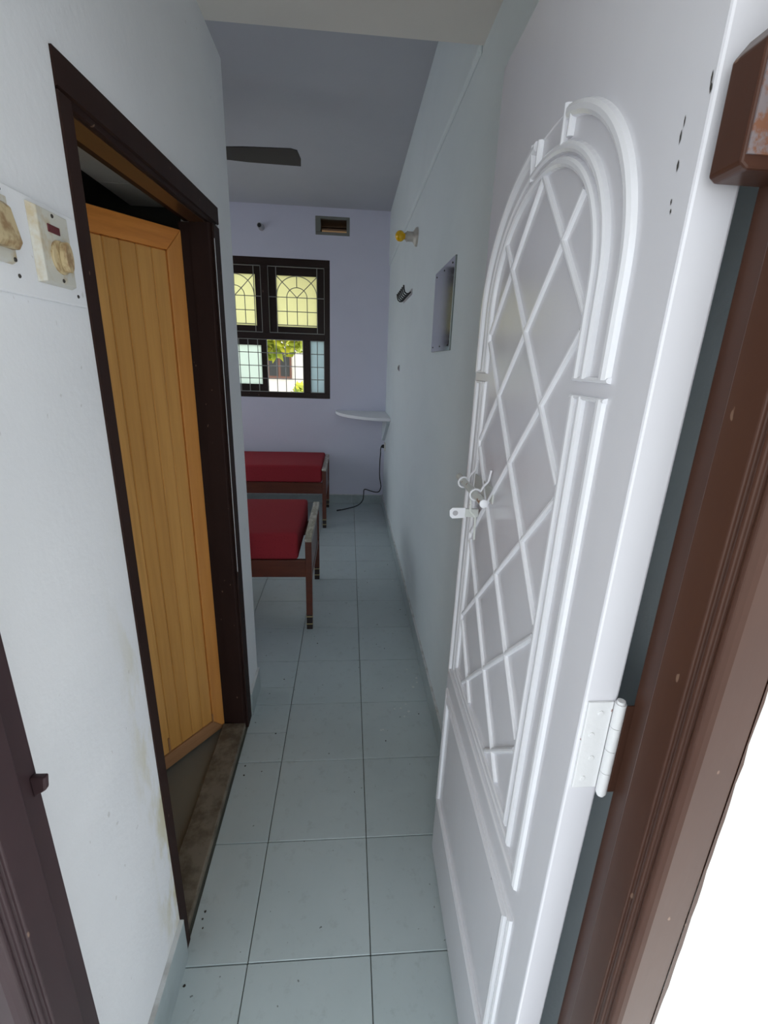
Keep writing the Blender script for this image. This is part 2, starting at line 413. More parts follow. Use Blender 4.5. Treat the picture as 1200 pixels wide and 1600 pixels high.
# ------------------------------------------------------------------ main door frame
fr = struct(empty('trim_3', (0.27, -0.45, 0)), 'glossy brown frame of the entrance door')
prof = [(0.302,-0.40),(0.267,-0.40),(0.267,-0.441),(0.250,-0.444),(0.250,-0.482),(0.2545,-0.4835),(0.2545,-0.4865),(0.2515,-0.488),(0.2515,-0.4925),
        (0.256,-0.494),(0.256,-0.4975),(0.2535,-0.499),(0.2545,-0.5035),(0.259,-0.507),(0.263,-0.509),(0.302,-0.509)]
MB().prism([(x, y, 0) for x, y in prof], (0, 0, 2.14)).build('jamb', m_brown, fr, bevel=0.0022)
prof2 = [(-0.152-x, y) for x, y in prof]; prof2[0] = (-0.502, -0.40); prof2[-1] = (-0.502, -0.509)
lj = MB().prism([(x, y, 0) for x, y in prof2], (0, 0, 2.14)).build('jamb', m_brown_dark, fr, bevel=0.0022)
MB().box(-0.452, 0.302, -0.509, -0.40, 2.14, 2.19).build('head', m_brown, fr, bevel=0.003)
MB().prism([(-0.4195, -0.412, 1.070), (-0.405, -0.412, 1.080), (-0.4025, -0.412, 1.098), (-0.4195, -0.412, 1.098)], (0, 0.008, 0)).build('strike_plate', m_brown_dark, fr, bevel=0.002)
pe = MB(); zs_ = [2.14*k/90 for k in range(91)]; vv = []
for z in zs_: vv += [(0.3015, -0.5097, z), (0.3045+random.uniform(0, 0.0022)+0.0015*math.sin(z*9), -0.5097, z)]
pe.add(vv, [(2*k, 2*k+1, 2*k+3, 2*k+2) for k in range(90)])
vb = [(x, -0.504, z) for x, _, z in vv]; pe.add(vb, []); n_ = len(vv)
pe.f += [[2*k+1, n_+2*k+1, n_+2*k+3, 2*k+3] for k in range(90)]
pe.build('paint_edge', m_brown, fr)
# wooden block on the hinge-side jamb
bk = MB()
bz0, bz1 = 1.692, 1.786
bk.prism([(0.218, -0.404, bz0+0.004), (0.218, -0.404, bz1-0.014), (0.229, -0.404, bz1), (0.30, -0.404, bz1), (0.30, -0.404, bz0), (0.224, -0.404, bz0)], (0, -0.034, 0))
blk = bk.build('stop_block', m_brown, fr, bevel=0.002)
MB().box(0.2205, 0.30, -0.4395, -0.438, bz0+0.009, bz1).build('end_grain', m_peeled, blk)

# ------------------------------------------------------------------ entrance door (swung inwards against the right wall)
H0, H1 = Vector((0.2028, -0.3858, 0.008)), Vector((0.2173, -0.3958, 2.1036))
F0, F1 = Vector((0.2175, 0.2849, 0.008)), Vector((0.2252, 0.2829, 2.1036))
DW = 0.6707
def D(s, z, d=0.0):
    u, t = s/DW, (z-0.008)/2.0956
    p = (H0*(1-t)+H1*t)*(1-u) + (F0*(1-t)+F1*t)*u
    return p + Vector((-d, 0, 0))
door = struct(empty('door_1', (0.2028, -0.3858, 0.008)), 'white panelled entrance door with arched diamond lattice, standing open')
TH = 0.042
lf = MB()
NZ = 8
rings = []
for k in range(NZ+1):
    z = 0.008 + 2.0956*k/NZ
    rings.append([D(0, z), D(DW, z), D(DW, z, -TH), D(0, z, -TH)])
vs = [p for r in rings for p in r]
fs = [(0, 1, 2, 3), tuple(NZ*4+i for i in range(4))] + [(k*4+i, k*4+(i+1) % 4, (k+1)*4+(i+1) % 4, (k+1)*4+i) for k in range(NZ) for i in range(4)]
leaf = lf.add(vs, fs).build('leaf', m_door, door, bevel=0.003)

PR1 = [(-.5, 0), (-.40, .7), (-.15, 1), (.15, 1), (.40, .7), (.5, 0)]
PR2 = [(-.5, 0), (-.44, .8), (-.27, 1), (-.12, .8), (-.04, .2), (.06, .2), (.14, .55), (.28, .75), (.43, .55), (.5, 0)]
def ridge(name, pts, wd, h, prof=PR1, closed=False, flip=1):
    n = len(pts); P = [Vector((a, b)) for a, b in pts]; vs = []; fs = []; m_ = len(prof)
    for i in range(n):
        if closed: a, b = P[i]-P[i-1], P[(i+1) % n]-P[i]
        else:
            a = P[i]-P[i-1] if i else P[1]-P[0]; b = P[i+1]-P[i] if i < n-1 else P[i]-P[i-1]
        a.normalize(); b.normalize()
        n1, n2 = Vector((-a.y, a.x)), Vector((-b.y, b.x)); mm = (n1+n2)
        mm = mm/mm.length; mm = mm/max(0.3, mm.dot(n1))
        for u, v in prof:
            q = P[i] + mm*(u*wd*flip); vs.append(D(q.x, q.y, v*h - (0.0005 if v == 0 else 0)))
    segs = n if closed else n-1
    for i in range(segs):
        j = (i+1) % n
        for k in range(m_-1): fs.append((i*m_+k, i*m_+k+1, j*m_+k+1, j*m_+k))
    if not closed: fs += [list(range(m_)), [(n-1)*m_+k for k in range(m_)][::-1]]
    return MB().add(vs, fs).build(name, m_ridge, leaf)
SC, SPR = 0.362, 1.64
def arch(a, b, t0, t1, n=28):
    return [(SC - a*math.cos(t0+(t1-t0)*k/n), SPR + b*math.sin(t0+(t1-t0)*k/n)) for k in range(n+1)]
# outer arch, broken by the keystone
ta = math.acos((SC-0.292)/0.279)
ridge('arch_moulding', [(SC-0.279, 1.533)] + arch(0.279, 0.238, 0, ta), 0.018, 0.009, PR1)
ridge('arch_moulding', arch(0.279, 0.238, math.acos((SC-0.408)/0.279), math.pi) + [(SC+0.279, 1.533)], 0.018, 0.009, PR1)
for a, b in ((0.232, 0.200), (0.212, 0.184)):
    ridge('arch_moulding', [(SC-a, 1.533)] + arch(a, b, 0, math.pi, 44) + [(SC+a, 1.533)], 0.014, 0.008)
for s0, z0, s1, z1 in ((0.300, 1.830, 0.301, 1.883), (0.281, 1.838, 0.278, 1.869), (0.412, 1.827, 0.424, 1.881), (0.394, 1.842, 0.393, 1.877)):
    ridge('keystone_bar', [(s0, z0), (s1, z1)], 0.010, 0.008)
ridge('keystone_bar', [(0.306, 1.877), (0.35, 1.8785), (0.41, 1.876)], 0.004, 0.0016)
# feet of the upper legs
for a, b in ((SC-0.289, SC-0.204), (SC+0.204, SC+0.289)):
    ridge('leg_cap', [(a, 1.5325), (b, 1.5325)], 0.007, 0.006)
    ridge('leg_cap', [(a, 1.5105), (b, 1.5105)], 0.006, 0.006)
for a, zb, wd, pr in ((0.279, 0.730, 0.018, PR1), (0.232, 0.762, 0.015, PR1), (0.212, 0.783, 0.015, PR1)):
    ridge('leg_moulding', [(SC-a, 1.512), (SC-a, zb), (SC+a, zb), (SC+a, 1.512)], wd, 0.008 if wd > 0.02 else 0.007, pr, flip=-1)
ridge('panel_moulding', [(0.085, 0.255), (0.640, 0.255), (0.640, 0.640), (0.085, 0.640)], 0.034, 0.008, PR2, closed=True, flip=-1)
# diamond lattice, clipped to the panel
AI, BI, ZB = 0.204, 0.178, 0.792
def inside(s, z):
    if z < ZB or abs(s-SC) > AI: return False
    return z <= SPR or ((s-SC)/AI)**2 + ((z-SPR)/BI)**2 < 1
for sgn in (1, -1):
    for k in range(-8, 9):
        pts = []
        for q in range(0, 901):
            z = 0.70 + 1.20*q/900
            s = SC + sgn*(z-1.600-0.2195*k)*(0.1065/0.1098)
            if inside(s, z): pts.append((s, z))
        if len(pts) > 25: ridge('lattice_strip', [pts[0], pts[-1]], 0.011, 0.006)
# chips in the paint
for s, z, a, b in ((0.033, 1.741, 0.0012, 0.006), (0.0315, 1.752, 0.0008, 0.005), (0.0285, 1.718, 0.0015, 0.005), (0.0275, 1.690, 0.001, 0.0028), (0.0255, 1.682, 0.001, 0.0025), (0.0045, 1.763, 0.0016, 0.004), (0.006, 1.77, 0.001, 0.006), (0.174, 0.60, 0.002, 0.002)):
    MB().add([D(s-a, z-b*.3, 0.0006), D(s, z-b, 0.0006), D(s+a, z+b*.2, 0.0006), D(s+a*.3, z+b, 0.0006), D(s-a*.7, z+b*.5, 0.0006)], [(0, 1, 2, 3, 4)]).build('paint_chip', m_chip, leaf)
# butt hinge on the hinge edge
HY = -0.3925
hg = MB().box(0.215, 0.2465, HY-0.0022, HY+0.004, 1.034, 1.166).build('hinge', m_hinge, door, bevel=0.001)
for k in range(4):
    a = 1.030 + k*0.0345
    MB().tube([(0.252, HY-0.006, a), (0.252, HY-0.006, a+0.0337)], 0.0066, 12).build('knuckle', m_hinge, hg, smooth=True)
MB().tube([(0.252, HY-0.006, 1.026), (0.252, HY-0.006, 1.171)], [0.0048, 0.0048], 10).build('pin', m_hinge, hg, smooth=True)
for k, z in enumerate((1.050, 1.082, 1.118, 1.150)):
    MB().lathe((0.226 + 0.006*(k % 2), HY-0.0018, z), (0, -1, 0), [(0, 0.0038), (0.0012, 0.0038), (0.0016, 0.003)], 10).build('screw', m_hinge, hg)
MB().box(0.2575, 0.2685, HY-0.0105, HY-0.0078, 1.034, 1.166).build('hinge_wing', m_brown, hg, bevel=0.001)
# aldrop bolt near the free edge
bolt = MB().box(0.2155, 0.2200, 0.045, 0.185, 1.279, 1.311).build('bolt', m_bolt, door, bevel=0.001)
BX = 0.186
MB().tube([(BX, 0.005, 1.293), (BX, 0.21, 1.297)], 0.0078, 14).build('rod', m_bolt, bolt, smooth=True)
MB().lathe((BX, 0.005, 1.293), (0, -1, 0), [(0, 0.0082), (0.004, 0.0085), (0.006, 0.006)], 14).build('rod_end', m_ridge, bolt, smooth=True)
for yy0 in (0.062, 0.166):
    pts = [(0.2135, yy0, 1.345), (0.210, yy0, 1.322), (0.201, yy0, 1.312)]
    for k in range(13):
        a = math.radians(35 + 245*k/12); pts.append((BX + 0.0115*math.cos(a), yy0, 1.294 + 0.0115*math.sin(a)))
    pts += [(0.201, yy0, 1.280), (0.2135, yy0, 1.268)]
    st = MB()
    for p0, p1 in zip(pts, pts[1:]):
        st.tube([p0, p1], 0.0022, 6)
    st.build('staple', m_ridge, bolt)
MB().prism([(BX-0.0035, 0.088, 1.285), (BX+0.001, 0.088, 1.285), (BX+0.002, 0.088, 1.252), (0.200, 0.088, 1.238), (0.202, 0.088, 1.185), (0.198, 0.088, 1.185), (0.196, 0.088, 1.235), (BX-0.003, 0.088, 1.25)], (0, 0.003, 0)).build('hasp_arm', m_bolt, bolt, bevel=0.001)
TY = 0.125
tb = MB(); tabp = [(0.186, TY, 1.223), (0.157, TY, 1.221), (0.151, TY, 1.227), (0.150, TY, 1.240), (0.156, TY, 1.246), (0.186, TY, 1.246)]
tb.prism(tabp, (0, 0.003, 0)); tab = tb.build('hasp_tab', m_ridge, bolt, bevel=0.0008)
MB().lathe((0.163, TY+0.0006, 1.234), (0, -1, 0), [(0, 0.006), (0.0012, 0.006)], 14).build('hasp_hole', m_pipe, tab)
MB().box(0.185, 0.214, TY-0.002, TY+0.005, 1.226, 1.244).build('hasp_bend', m_bolt, bolt)

# ------------------------------------------------------------------ bathroom door frame, sill, leaf
bfm = struct(empty('trim_4', (XL-0.05, (BY0+BY1)/2, 0)), 'dark brown frame round the bathroom doorway')
IY0, IY1, IZ = 0.072, 0.845, 1.925
FX = XL + 0.004
def jambprof(o, i, s):   # plan profile: face at FX, bead, reveal, rebate
    return [(FX, o), (FX, i-s*0.008), (FX-0.005, i-s*0.006), (FX-0.008, i-s*0.010), (FX-0.014, i-s*0.002), (FX-0.018, i), (XL-0.068, i), (XL-0.068, i-s*0.012), (XL-0.105, i-s*0.012), (XL-0.105, o)]
MB().prism([(x, y, 0) for x, y in jambprof(BY0, IY0, 1)], (0, 0, 1.9065)).build('jamb', m_brown_bath, bfm)
MB().prism([(x, y, 0) for x, y in jambprof(BY1, IY1, -1)], (0, 0, 1.9425)).build('jamb', m_brown_bath, bfm)
hp = jambprof(BZ, IZ, -1)
tilt = lambda y: (y-0.475)*0.048
hb = MB().prism([(x, BY0, z) for x, z in hp], (0, BY1-BY0, 0)); hb.v = [(x, y, z+tilt(y)) for x, y, z in hb.v]
hb.build('head', m_brown_bath, bfm)
hb = MB().box(XL-0.067, XL-0.02, IY0, IY1, IZ-0.002, IZ+0.001); hb.v = [(x, y, z+tilt(y)) for x, y, z in hb.v]
hb.build('soffit_board', m_lintel, bfm)
MB().box(FX-0.0005, FX+0.0007, IY1+0.006, IY1+0.0085, 0.75, 1.90).build('paint_run', m_wall, bfm)
sl = MB().box(XL-0.101, XL-0.006, BY0+0.042, BY1-0.075, 0, 0.031)
struct(sl.build('trim_5', m_stone, bevel=0.004), 'worn stone sill across the bathroom doorway')

hin = Vector((-0.600, 0.852, 0.012)); dr = Vector((-0.591, -0.807, 0)).normalized(); nr = Vector((dr.y, -dr.x, 0))
if nr.x < 0: nr = -nr     # front face looks into the passage
d2 = struct(empty('door_2', hin), 'half-open varnished wooden plank door of the bathroom')
def LB(s0, s1, z0, z1, d0, d1):
    P = []
    for z in (z0, z1):
        for s, d in ((s0, d0), (s1, d0), (s1, d1), (s0, d1)): P.append(Vector((hin.x, hin.y, 0)) + dr*s + nr*d + Vector((0, 0, z)))
    return MB().add(P, [(0, 3, 2, 1), (4, 5, 6, 7), (0, 1, 5, 4), (1, 2, 6, 5), (2, 3, 7, 6), (3, 0, 4, 7)])
def LPoly(pts, d0, d1):
    P = [Vector((hin.x, hin.y, 0)) + dr*s + nr*d0 + Vector((0, 0, z)) for s, z in pts]
    return MB().prism(P, nr*(d1-d0))
LW = 0.736; LT = 1.918; LZ = 0.012; sw = 0.054
LPoly([(0, LZ), (sw, LZ+0.062), (sw, LT-0.066), (0, LT)], -0.034, 0).build('stile', m_stile, d2, bevel=0.002)
LPoly([(LW, LZ), (LW-sw, LZ+0.062), (LW-sw, LT-0.066), (LW, LT)], -0.034, 0).build('stile', m_stile, d2, bevel=0.002)
LPoly([(0.0005, LT), (sw+0.0005, LT-0.0655), (LW-sw-0.0005, LT-0.0655), (LW-0.0005, LT)], -0.034, 0).build('rail', m_rail, d2, bevel=0.002)
LPoly([(0.0005, LZ), (sw+0.0005, LZ+0.0615), (LW-sw-0.0005, LZ+0.0615), (LW-0.0005, LZ)], -0.034, 0).build('rail', m_rail_low, d2, bevel=0.002)
LB(sw-0.002, LW-sw+0.002, LZ+0.05, LT-0.05, -0.028, -0.016).build('backing', m_rail_low, d2)
npl = 13; pw = (LW-2*sw)/npl
for k in range(npl):
    LB(sw+k*pw+0.0004, sw+(k+1)*pw-0.0004, LZ+0.062, LT-0.066, -0.018, -0.006).build('plank', m_plank, d2, bevel=0.0028, seg=1)
# old beading left at the bottom corners
LB(sw-0.001, sw+0.003, LZ+0.06, LZ+0.10, -0.006, 0.0015).build('beading', m_rail_low, d2)
LB(0.25, 0.256, LZ+0.065, LZ+0.13, -0.006, -0.0025).build('beading', m_rail_low, d2)

# ------------------------------------------------------------------ switchboard on the left wall
sbx = XL
sb = tag(empty('switchboard', (sbx, -0.12, 1.612)), 'white painted switchboard with aged switches beside the bathroom frame', 'switchboard')
MB().box(sbx, sbx+0.007, -0.30, 0.016, 1.612, 1.737).build('board', m_wall_left, sb, bevel=0.002)
def plate(y0, y1, z0, z1, aged):
    p = MB(); X0, X1 = sbx+0.007, sbx+0.016; b = 0.008
    p.add([(X0, y0, z0), (X0, y1, z0), (X0, y1, z1), (X0, y0, z1), (X1, y0+b, z0+b*.4), (X1, y1-b*.4, z0+b*.4), (X1, y1-b*.4, z1-b*.4), (X1, y0+b, z1-b*.4)],
          [(0, 3, 2, 1), (4, 5, 6, 7), (0, 1, 5, 4), (1, 2, 6, 5), (2, 3, 7, 6), (3, 0, 4, 7)])
    return p.build('switch_plate', m_aged if aged else m_ivory, sb, bevel=0.001)
p1 = plate(-0.104, -0.022, 1.633, 1.730, False)
MB().box(sbx+0.0155, sbx+0.0175, -0.077, -0.050, 1.700, 1.710).build('indicator', m_red_lamp, p1, bevel=0.0006)
kn = MB(); ring = [(sbx+0.0155, -0.058+0.021*math.cos(a), 1.671+0.022*math.sin(a)) for a in [2*math.pi*k/20 for k in range(20)]]
kn.prism(ring, (0.004, 0, 0)); kb = kn.build('rocker_surround', m_aged, p1, bevel=0.001)
MB().prism([(sbx+0.0195, -0.056+0.010*math.cos(a), 1.672+0.020*math.sin(a)) for a in [2*math.pi*k/18 for k in range(18)]], (0.010, 0, 0)).build('rocker', m_aged, p1, bevel=0.0015)
p2 = plate(-0.235, -0.150, 1.645, 1.722, False)
MB().prism([(sbx+0.0155, -0.205, 1.660), (sbx+0.0155, -0.205, 1.712), (sbx+0.024, -0.205, 1.706), (sbx+0.031, -0.205, 1.668), (sbx+0.026, -0.205, 1.660)], (0, 0.045, 0)).build('rocker', m_aged, p2, bevel=0.002)
for (yy0, zz, pp, xx) in ((-0.150, 1.728, sb, 0.007), (-0.141, 1.634, sb, 0.007), (-0.014, 1.722, sb, 0.007), (-0.008, 1.626, sb, 0.007), (-0.062, 1.722, p1, 0.016), (-0.058, 1.641, p1, 0.016), (-0.158, 1.650, p2, 0.016)):
    MB().lathe((sbx+xx-0.0005, yy0, zz), (1, 0, 0), [(0, 0.0026), (0.0012, 0.0026), (0.002, 0.0018)], 10).build('screw', m_screw, pp)

# ------------------------------------------------------------------ far window
win = struct(empty('window_1', ((WX0+WX1)/2, YF+0.05, WZ0)), 'dark brown barred window with frosted panes in the end wall')
FY0, FY1 = YF+0.012, YF+0.085
def fbox(x0, x1, z0, z1, name='frame', mat=m_brown_win, y0=FY0, y1=FY1, par=win, bev=0.003):
    return MB().box(x0, x1, y0, y1, z0, z1).build(name, mat, par, bevel=bev)
fbox(WX0, WX1, WZ1-0.066, WZ1); fbox(WX0, WX1, WZ0, WZ0+0.056)
fbox(WX1-0.056, WX1, WZ0+0.056, WZ1-0.066); fbox(WX0, WX0+0.056, WZ0+0.056, WZ1-0.066)
TZ0, TZ1 = 1.742, 1.802
fbox(WX0+0.056, WX1-0.056, TZ0, TZ1, 'transom')
MXC = -0.914
fbox(MXC-0.034, MXC+0.034, TZ1, WZ1-0.066, 'mullion')
fbox(-0.547, -0.472, WZ0+0.056, TZ0, 'mullion')
def sash(x0, x1, z0, z1, fwid, bot, glass, y0=YF+0.045, y1=YF+0.075, top=None):
    top = top or fwid
    s = MB(); s.box(x0, x1, y0, y1, z1-top, z1); s.box(x0, x1, y0, y1, z0, z0+bot); s.box(x0, x0+fwid, y0, y1, z0+bot, z1-top); s.box(x1-fwid, x1, y0, y1, z0+bot, z1-top)
    o = s.build('sash', m_brown_win, win)
    MB().box(x0+fwid-0.004, x1-fwid+0.004, y0+0.012, y0+0.016, z0+bot-0.004, z1-top+0.004).build('pane', glass, o)
    return o
sash(-0.880, -0.324, TZ1, WZ1-0.066, 0.076, 0.068, m_glass_yellow, top=0.082)
sash(-1.414, -0.948, TZ1, WZ1-0.066, 0.062, 0.068, m_glass_yellow, top=0.082)
sash(-1.30, -0.918, WZ0+0.056, TZ0, 0.060, 0.075, m_glass_green, y0=YF+0.05, y1=YF+0.08)
MB().box(-0.476, -0.320, YF+0.055, YF+0.059, WZ0+0.052, TZ0+0.004).build('pane', m_glass_blue, win)
# grilles
GY = YF+0.022; GR = 0.0042
def bar(pts, par, r=GR): MB().tube(pts, r, 6).build('bar', m_grille, par)
def grille(x0, x1, z0, z1):
    s = MB()
    for a, b in (((x0, z0), (x1, z0)), ((x1, z0), (x1, z1)), ((x1, z1), (x0, z1)), ((x0, z1), (x0, z0))):
        s.tube([(a[0], GY, a[1]), (b[0], GY, b[1])], GR, 6)
    return s.build('grille', m_grille, win)
def arched(x0, x1, gx0, gx1):
    g = grille(x0, x1, 1.808, 2.418); cx = (gx0+gx1)/2; hw = (gx1-gx0)/2; zs = 2.143
    V = lambda x, z: (x, GY, z)
    for x in (gx0, gx1): bar([V(x, 1.808), V(x, 2.418)], g)
    bar([V(x0, zs), V(x1, zs)], g); bar([V(gx0, 2.012), V(gx1, 2.012)], g); bar([V(gx0, 1.884), V(gx1, 1.884)], g)
    bar([V(cx + hw*math.cos(math.pi*k/24), zs + 0.195*math.sin(math.pi*k/24)) for k in range(25)], g)
    bar([V(cx-hw*.5, 1.884)] + [V(cx - hw*.5*math.cos(math.pi*k/16), zs + 0.092*math.sin(math.pi*k/16)) for k in range(17)] + [V(cx+hw*.5, 1.884)], g)
    bar([V(cx, 1.884), V(cx, zs)], g); bar([V(cx, zs+0.092), V(cx, zs+0.195)], g)
    for sx in (-1, 1): bar([V(cx, zs), V(cx+sx*hw, zs+0.195)], g)
arched(-0.878, -0.324, -0.799, -0.396)
arched(-1.500+0.09, -0.950, -1.40, -1.018)
g = grille(-1.414+0.01, -0.547, 1.220, 1.740)
for x in (-1.30, -1.197, -1.105, -1.008, -0.915, -0.820, -0.728, -0.634): bar([(x, GY, 1.22), (x, GY, 1.74)], g)
for z in (1.354, 1.481, 1.610): bar([(-1.404, GY, z), (-0.547, GY, z)], g)
g = grille(-0.470, -0.328, 1.222, 1.740)
bar([(-0.399, GY, 1.222), (-0.399, GY, 1.74)], g)
for z in (1.354, 1.481, 1.610): bar([(-0.470, GY, z), (-0.328, GY, z)], g)

# ventilator
vn = struct(empty('window_2', ((VX0+VX1)/2, YF+0.1, VZ0)), 'small mortared ventilator hole high in the end wall')
s = MB(); t_ = 0.05
s.box(VX0, VX1, YF-0.002, YF+0.03, VZ1-0.022, VZ1); s.box(VX0, VX1, YF-0.002, YF+0.03, VZ0, VZ0+0.028)
s.box(VX0, VX0+t_, YF-0.002, YF+0.03, VZ0+0.028, VZ1-0.022); s.box(VX1-0.03, VX1, YF-0.002, YF+0.03, VZ0+0.028, VZ1-0.022)
s.build('mortar_rim', m_vent_frame, vn, bevel=0.003)
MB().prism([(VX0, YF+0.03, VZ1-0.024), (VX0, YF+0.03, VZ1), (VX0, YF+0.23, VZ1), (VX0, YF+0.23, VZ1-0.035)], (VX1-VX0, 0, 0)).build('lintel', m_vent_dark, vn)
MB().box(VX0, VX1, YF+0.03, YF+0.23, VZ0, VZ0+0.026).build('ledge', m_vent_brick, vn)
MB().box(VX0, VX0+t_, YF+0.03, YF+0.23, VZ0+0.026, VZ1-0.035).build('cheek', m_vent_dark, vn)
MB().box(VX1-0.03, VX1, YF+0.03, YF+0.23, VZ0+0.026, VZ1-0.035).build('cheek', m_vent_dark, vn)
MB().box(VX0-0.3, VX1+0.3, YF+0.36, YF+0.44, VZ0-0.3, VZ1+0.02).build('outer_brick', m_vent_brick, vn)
MB().box(VX0-0.3, VX1+0.3, YF+0.23, YF+0.30, VZ0+0.11, VZ1+0.05).build('outer_shade', m_vent_dark, vn)  # dark block added behind the upper half of the hole

# ------------------------------------------------------------------ small things on the walls
pp = tag(empty('pipe_stub', (-0.925, YF, 2.744)), 'short grey pipe stub poking out of the wall above the window', 'pipe')
MB().lathe((-0.915, YF, 2.742), (-0.12, -1, 0.03), [(0, 0.03), (0.004, 0.03), (0.006, 0.024), (0.07, 0.024)], 18).build('pipe', m_pipe, pp, smooth=True)
MB().lathe((-0.9236, YF-0.0695, 2.7441), (-0.12, -1, 0.03), [(0, 0.018), (0.002, 0.018)], 18).build('pipe_mouth', m_black, pp)

lh = tag(empty('lamp_holder', (XR, 2.293, 2.272)), 'batten lamp holder with small yellow bulb on the right wall', 'lamp')
MB().lathe((XR, 2.293, 2.272), (-1, 0, 0), [(0, 0.052), (0.012, 0.05), (0.022, 0.034), (0.026, 0.03)], 22).build('base', m_porcelain, lh, smooth=True)
MB().lathe((XR-0.024, 2.293, 2.272), (-1, 0, 0), [(0, 0.027), (0.034, 0.027), (0.036, 0.029), (0.042, 0.029), (0.044, 0.022), (0.05, 0.02)], 20).build('socket', m_porcelain, lh, smooth=True)
MB().lathe((XR-0.07, 2.293, 2.272), (-1, 0, 0), [(0, 0.012), (0.006, 0.016)] + [(0.034 - 0.029*math.cos(a), 0.030*math.sin(a)) for a in [0.6+2.5*k/9 for k in range(10)]], 20).build('bulb', m_bulb, lh, smooth=True)

hk = tag(empty('hook_rack', (XR, 2.62, 1.97)), 'row of black coat hooks on a plate on the right wall', 'hook rack')
MB().box(XR-0.006, XR, 2.40, 2.88, 1.972, 2.006).build('plate', m_pipe, hk, bevel=0.002)
for k in range(6):
    yk = 2.432 + k*0.083
    MB().tube([(XR-0.006, yk, 1.990), (XR-0.018, yk, 1.980), (XR-0.034, yk, 1.978), (XR-0.047, yk, 1.988), (XR-0.053, yk, 2.008), (XR-0.055, yk, 2.028)], 0.0048, 8).build('hook', m_black, hk, smooth=True)

mi = tag(empty('wall_mirror', (XR, 1.30, 1.60)), 'frameless rectangular mirror screwed to the right wall', 'mirror')
MB().box(XR-0.006, XR, 1.096, 1.51, 1.602, 1.942).build('backing', m_mirror_edge, mi)
MB().box(XR-0.0075, XR-0.006, 1.097, 1.509, 1.603, 1.941).build('glass', m_mirror, mi)
for y in (1.135, 1.30, 1.47):
    for z in (1.622, 1.922):
        MB().lathe((XR-0.0075, y, z), (-1, 0, 0), [(0, 0.004), (0.002, 0.003)], 8).build('screw', m_screw, mi)
ws = tag(empty('wall_switch', (XR, 3.01, 1.49)), 'tiny dark switch on the right wall near the corner', 'switch')
MB().box(XR-0.008, XR, 2.99, 3.03, 1.49, 1.535).build('switch_body', m_pipe, ws, bevel=0.002)
MB().box(XR-0.012, XR-0.008, 3.0, 3.02, 1.50, 1.525).build('toggle', m_screw, ws)

# ------------------------------------------------------------------ corner shelf
sh = tag(empty('corner_shelf', (XR, YF, 0.96)), 'white curved stone shelf in the corner under the window', 'shelf')
pts = [(XR, YF, 1.018)] + [(XR - 0.54*math.sin(a), YF - 0.68*math.cos(a), 1.018) for a in [math.pi/2*k/20 for k in range(21)]]
MB().prism(pts, (0, 0, 0.030)).build('top', m_wall, sh, bevel=0.004)
MB().prism([(XR-0.03, YF, 1.018), (XR-0.03, YF-0.56, 1.018), (XR-0.03, YF-0.56, 0.98), (XR-0.03, YF-0.06, 0.74), (XR-0.03, YF, 0.74)], (0.03, 0, 0)).build('bracket', m_wall_right, sh, bevel=0.003)
# socket and cord
so = tag(empty('power_socket', (XR, 4.15, 0.65)), 'small white socket low on the right wall under the shelf', 'socket')
MB().box(XR-0.014, XR, 4.09, 4.17, 0.65, 0.728).build('plate', m_white_plastic, so, bevel=0.002)
MB().lathe((XR-0.014, 4.13, 0.69), (-1, 0, 0), [(0, 0.02), (0.02, 0.018), (0.03, 0.008)], 12).build('plug', m_black, so)
cpath = [(0.287, 4.13, 0.687), (0.282, 4.15, 0.65), (0.287, 4.21, 0.60), (0.284, 4.235, 0.50), (0.286, 4.24, 0.34), (0.300, 4.235, 0.25), (0.303, 4.23, 0.205), (0.285, 4.225, 0.158), (0.245, 4.222, 0.150), (0.185, 4.22, 0.165), (0.130, 4.22, 0.182), (0.112, 4.218, 0.172), (0.109, 4.215, 0.12), (0.100, 4.205, 0.06), (0.065, 4.18, 0.02), (0.015, 4.13, 0.007), (-0.06, 4.06, 0.007), (-0.155, 3.985, 0.007)]
def smooth_path(p, n=5):
    P = [Vector(a) for a in p]; out = []
    for i in range(len(P)-1):
        a, b, c, d = P[max(i-1, 0)], P[i], P[i+1], P[min(i+2, len(P)-1)]
        for k in range(n):
            t = k/n
            out.append(0.5*((2*b) + (c-a)*t + (2*a-5*b+4*c-d)*t*t + (3*b-a-3*c+d)*t**3))
    return out + [P[-1]]
cd = tag(empty('extension_lead', (-0.155, 3.985, 0)), 'loose black power cord hanging to the floor below the corner shelf', 'cord')
MB().tube(smooth_path(cpath), 0.0055, 8).build('cable', m_black, cd, smooth=True)
MB().tube([(-0.145, 3.993, 0.009), (-0.185, 3.965, 0.009)], [0.007, 0.009], 10).build('cable_end', m_black, cd, smooth=True)

